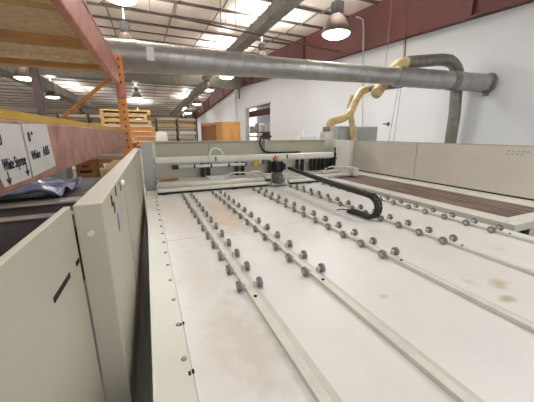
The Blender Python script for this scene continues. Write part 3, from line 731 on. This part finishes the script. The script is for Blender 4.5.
# stacked goods on the deck
tag(obj('board_pack', B((-2.3, -.56, .2, 5.3, CZ+1.066, CZ+1.3)), 'osb'), 'pack of strand board sheets on the upper rack deck', 'board pack')
# papers
def paper(name, c4, x, label, texts):
    t = thing(name, label, 'paper note', (x, sum(p[0] for p in c4)/4, CZ), 'paper notes on the rack beam')
    bm = bmesh.new(); f = []; 
    lo = [bm.verts.new((RXo(p[0])+x, p[0], CZ+p[1])) for p in c4]; hi = [bm.verts.new((RXo(p[0])+x+.0012, p[0], CZ+p[1])) for p in c4]
    bm.faces.new(lo); bm.faces.new(hi[::-1])
    for k in range(4): bm.faces.new((lo[k], lo[(k+1) % 4], hi[(k+1) % 4], hi[k]))
    t.location = (RXo(c4[0][0])+x, c4[0][0], CZ)
    s = part('sheet', bm, 'paper', t)
    for (tx, sz, y, z, rot, *sx) in texts: text_mesh(tx, sz, 'ink', Matrix.Translation((RXo(y)+x+.003, y, CZ+z)) @ Matrix.Rotation(math.atan(.030)*-1, 4, 'Z') @ facing_x((0, 0, 0), rot, sx[0] if sx else .8), t)
    return t
def dz(y): return 0
paper('paper_note', [(1.135, -.168), (1.35, -.168), (1.38, .036), (1.05, .033)], .002, 'white paper note on the rack beam reading 80 and White Styrene',
      [('80', .062, 1.13, -.035, 0), ('White Styrene', .056, 1.150, -.118, .02, .53), ('\u2193', .06, 1.15, -.165, 0), ('\u2193', .06, 1.30, -.155, 0)])
paper('paper_note', [(1.355, -.165), (1.635, -.150), (1.61, .044), (1.345, .038)], .006, 'white paper note on the rack beam reading White ABS, overlapping its neighbour',
      [('0 "', .055, 1.375, -.03, 0), ('White', .052, 1.375, -.102, .05, .68), ('ABS', .058, 1.50, -.095, .06, .8)])
# sheet goods on the low shelf
def sheet(name, x0, x1, y0, y1, z0, z1, m, label, cat='sheet stack', rot=0):
    cx, cy = (x0+x1)/2, (y0+y1)/2
    bm = bmesh.new(); abox(bm, x0-cx, x1-cx, y0-cy, y1-cy, z0, z1)
    o = obj(name, bm, m, bevel=.004); o.location = (cx, cy, 0); o.rotation_euler = (0, 0, rot); return tag(o, label, cat)
sheet('sheet_stack', -1.5, -.34, .4, 2.3, CZ-.70, CZ-.42, 'sheet_dark', 'dark glossy sheet stack on the low shelf just behind the side panel')
sheet('sheet_stack', -1.5, -.40, 2.4, 3.3, CZ-.70, CZ-.44, 'sheet_grey', 'grey film-wrapped sheet stack on the low shelf in the middle of the rack')
sheet('sheet_stack', -1.5, -.34, 3.4, 5.4, CZ-.70, CZ-.56, 'sheet_pale', 'pale sheet stack at the far end of the low shelf carrying the carton')
sheet('plastic_sheet', -1.45, -.36, 1.98, 2.12, CZ-.418, CZ-.405, 'sheet_pale', 'pale shiny strip lying across the dark stack', 'sheet', .04)
sheet('plastic_sheet', -1.45, -.38, 1.66, 1.72, CZ-.418, CZ-.405, 'sheet_pale', 'narrow pale strip lying on the dark stack nearest the camera', 'sheet', .03)
bm = bmesh.new(); bmesh.ops.create_grid(bm, x_segments=28, y_segments=20, size=.5)
for v in bm.verts:
    x, y = v.co.x, v.co.y
    v.co = Vector((-1.0+x*.9, 2.45+y*.8, CZ-.365+.03*math.sin(9*x+3*y)+.02*math.sin(17*y-4*x)+.008*math.sin(31*x+11*y)))
o = obj('film_sheet', bm, 'film_blue', smooth=True); so = o.modifiers.new('solid', 'SOLIDIFY'); so.thickness = .004
tag(o, 'crumpled dark blue plastic film spread over the sheet stacks', 'plastic film')
sheet('grey_carton', -1.04, -.79, 3.44, 3.7, CZ-.56, CZ-.31, 'box_grey', 'grey carton standing left of the brown carton', 'box')
cb = thing('brown_carton', 'brown cardboard carton with dark print on the low rack shelf', 'box', (-.7, 4.1, CZ-.56))
part('carton', B((-.82, -.60, 4.0, 4.25, CZ-.56, CZ-.31)), 'cardboard', cb, bevel=.004)
part('print', B((-.78, -.65, 3.998, 3.9995, CZ-.47, CZ-.44), (-.75, -.68, 3.998, 3.9995, CZ-.40, CZ-.38)), 'hole', cb)
sheet('light_board', -.5, -.3, 3.7, 5.0, CZ-.558, CZ-.40, 'board_tan', 'light wooden block beside the brown carton close to the guard panel', 'board')
# stacks further back between the racks
rr2 = thing('storage_rack', 'second pallet rack further back with stacks of boards', 'rack', (-1, 8, 0))
for (x, y) in ((-2.2, 7.0), (-2.2, 9.4)): part('upright', B((x-.04, x+.04, y-.04, y+.04, 0, CZ-.08)), 'orange', rr2)
part('upright', B((-.35, -.27, 9.36, 9.44, 0, CZ+.0)), 'orange', rr2)
for z in (-.55, -.2, ): part('shelf', B((-2.16, -.2, 7.0, 9.4, CZ+z-.08, CZ+z)), 'crate_dark', rr2)
part('upright', B((-.35, -.27, 6.96, 7.04, 0, CZ-.08)), 'orange', rr2)
for (z0, z1, m, l) in ((-.549, -.47, 'board_mauve', 'mauve board stack on the lower shelf of the rear rack'), (-.469, -.43, 'board_tan', 'tan boards on top of the mauve stack in the rear rack'), (-.429, -.30, 'board_mauve', 'dull mauve pack in the rear rack below the upper shelf'),
                       (-.199, -.16, 'board_white', 'white boards on the upper shelf of the rear rack'), (-.159, -.12, 'board_tan', 'tan boards on top of the white ones in the rear rack')):
    sheet('board_stack', -2.1, -.3, 7.05, 9.3, CZ+z0, CZ+z1, m, l, 'board stack')
# stacked orange rack beams and pallets beyond
a0 = at(113, 145, Y=10).x; a1 = at(157, 145, Y=10).x
bs = thing('beam_support', 'low support rack below the stacked orange beams', 'rack', ((a0+a1)/2, 10.5, 0))
part('top', B((a0-.6, a1, 10, 11, CZ-.45, CZ-.38)), 'crate_dark', bs)
for x in (a0-.55, a1-.15): part('leg', B((x, x+.1, 10.1, 10.9, 0, CZ-.45)), 'crate_dark', bs)
zz = [-.379, -.22, -.06, .10]
for k, z in enumerate(zz):
    b = thing('orange_beam', 'orange rack beam in the pile beyond the machine, ' + ['lowest', 'second from the bottom', 'third from the bottom', 'topmost'][k], 'beam', ((a0+a1)/2, 10.2, CZ+z), 'stacked orange rack beams')
    part('beam', B((a0-.9, a1-.02*(k % 2), 10.05, 10.35, CZ+z, CZ+z+.12)), 'orange', b, bevel=.01)
    part('spacer', B((a0-.7, a1-.1, 10.02, 10.34, CZ+z+.121, CZ+z+.158)), 'board_white', b)
def pallet(x0, x1, y0, y1, z, label):
    p = thing('pallet', label, 'pallet', ((x0+x1)/2, (y0+y1)/2, z), 'pallets stacked above the orange beams')
    for k in range(3):
        x = x0 + (x1-x0-.1)*k/2; part('block_row', B((x, x+.1, y0, y1, z+.041, z+.10)), 'pine', p)
    part('deck', B((x0, x1, y0, y1, z+.101, z+.16)), 'pine', p); part('bottom_deck', B((x0, x1, y0, y1, z, z+.04)), 'pine', p)
zt2 = CZ+.10+.16
pb = at(100, 110, Y=10.2).x; pe = at(150, 110, Y=10.2).x
for k in range(3): pallet(pb, pe-.12*(k % 2), 10.05, 10.9, zt2+.005+.165*k, 'pale wooden pallet above the orange beams, ' + ['bottom', 'middle', 'top'][k] + ' of the stack')
tag(obj('dark_column', B((-3.25, -3.05, 11.9, 12.1, 0, roof(12)-.2)), 'dark_column'), 'dark steel column behind the orange brace on the left', 'column')
# far storage at the back
for i, (x0, x1, y0, l) in enumerate(((157, 197, 33, 'far storage rack with pale boards near the back wall, behind the rear fence'), (60, 118, 30, 'far storage rack behind the stacked pallets on the left'))):
    A = at(x0, 130, Y=y0).x; Bx = at(x1, 130, Y=y0).x
    r = thing('far_rack', l, 'rack', ((A+Bx)/2, y0, 0))
    for x in (A, (A+Bx)/2, Bx): part('upright', B((x-.06, x+.06, y0, y0+.12, 0, CZ+1.6), (x-.06, x+.06, y0+1.1, y0+1.22, 0, CZ+1.6)), 'dark_column', r)
    for z in (-1.0, -.05, .75, 1.5): part('shelf', B((A, Bx, y0, y0+1.2, CZ+z-.1, CZ+z)), 'dark_wood' if z > 0 else 'galv_dark', r)
    for j, (z, h, m) in enumerate(((-1., .5, 'board_mauve'), (-.05, .35, 'board_white'), (.75, .25, 'board_tan'), (1.5, .2, 'board_white'))):
        for s_ in (0, 1):
            xa = A+.15+(Bx-A)*.5*s_; xb_ = xa+(Bx-A)*.5-.3
            tag(obj('board_bundle', B((xa, xb_, y0-.05, y0+1.1, CZ+z+.001, CZ+z+h)), m),
                '%s bundle of boards on the %s shelf, %s half, of the far %s rack' % ({'board_mauve': 'mauve', 'board_white': 'white', 'board_tan': 'tan'}[m], ['lowest', 'second', 'third', 'top'][j], ['left', 'right'][s_], ['right-hand', 'left-hand'][i]), 'board bundle', 'board bundles on the far racks')
q = at(161, 139, Y=16)
tag(obj('white_drum', lathe([(.3, 0), (.35, .05), (.35, 1.6), (.3, q.z+.35), (.05, q.z+.4)], (q.x, 16, 0), 20), 'white_plastic', smooth=True), 'white drum standing behind the left end of the rear fence', 'drum')
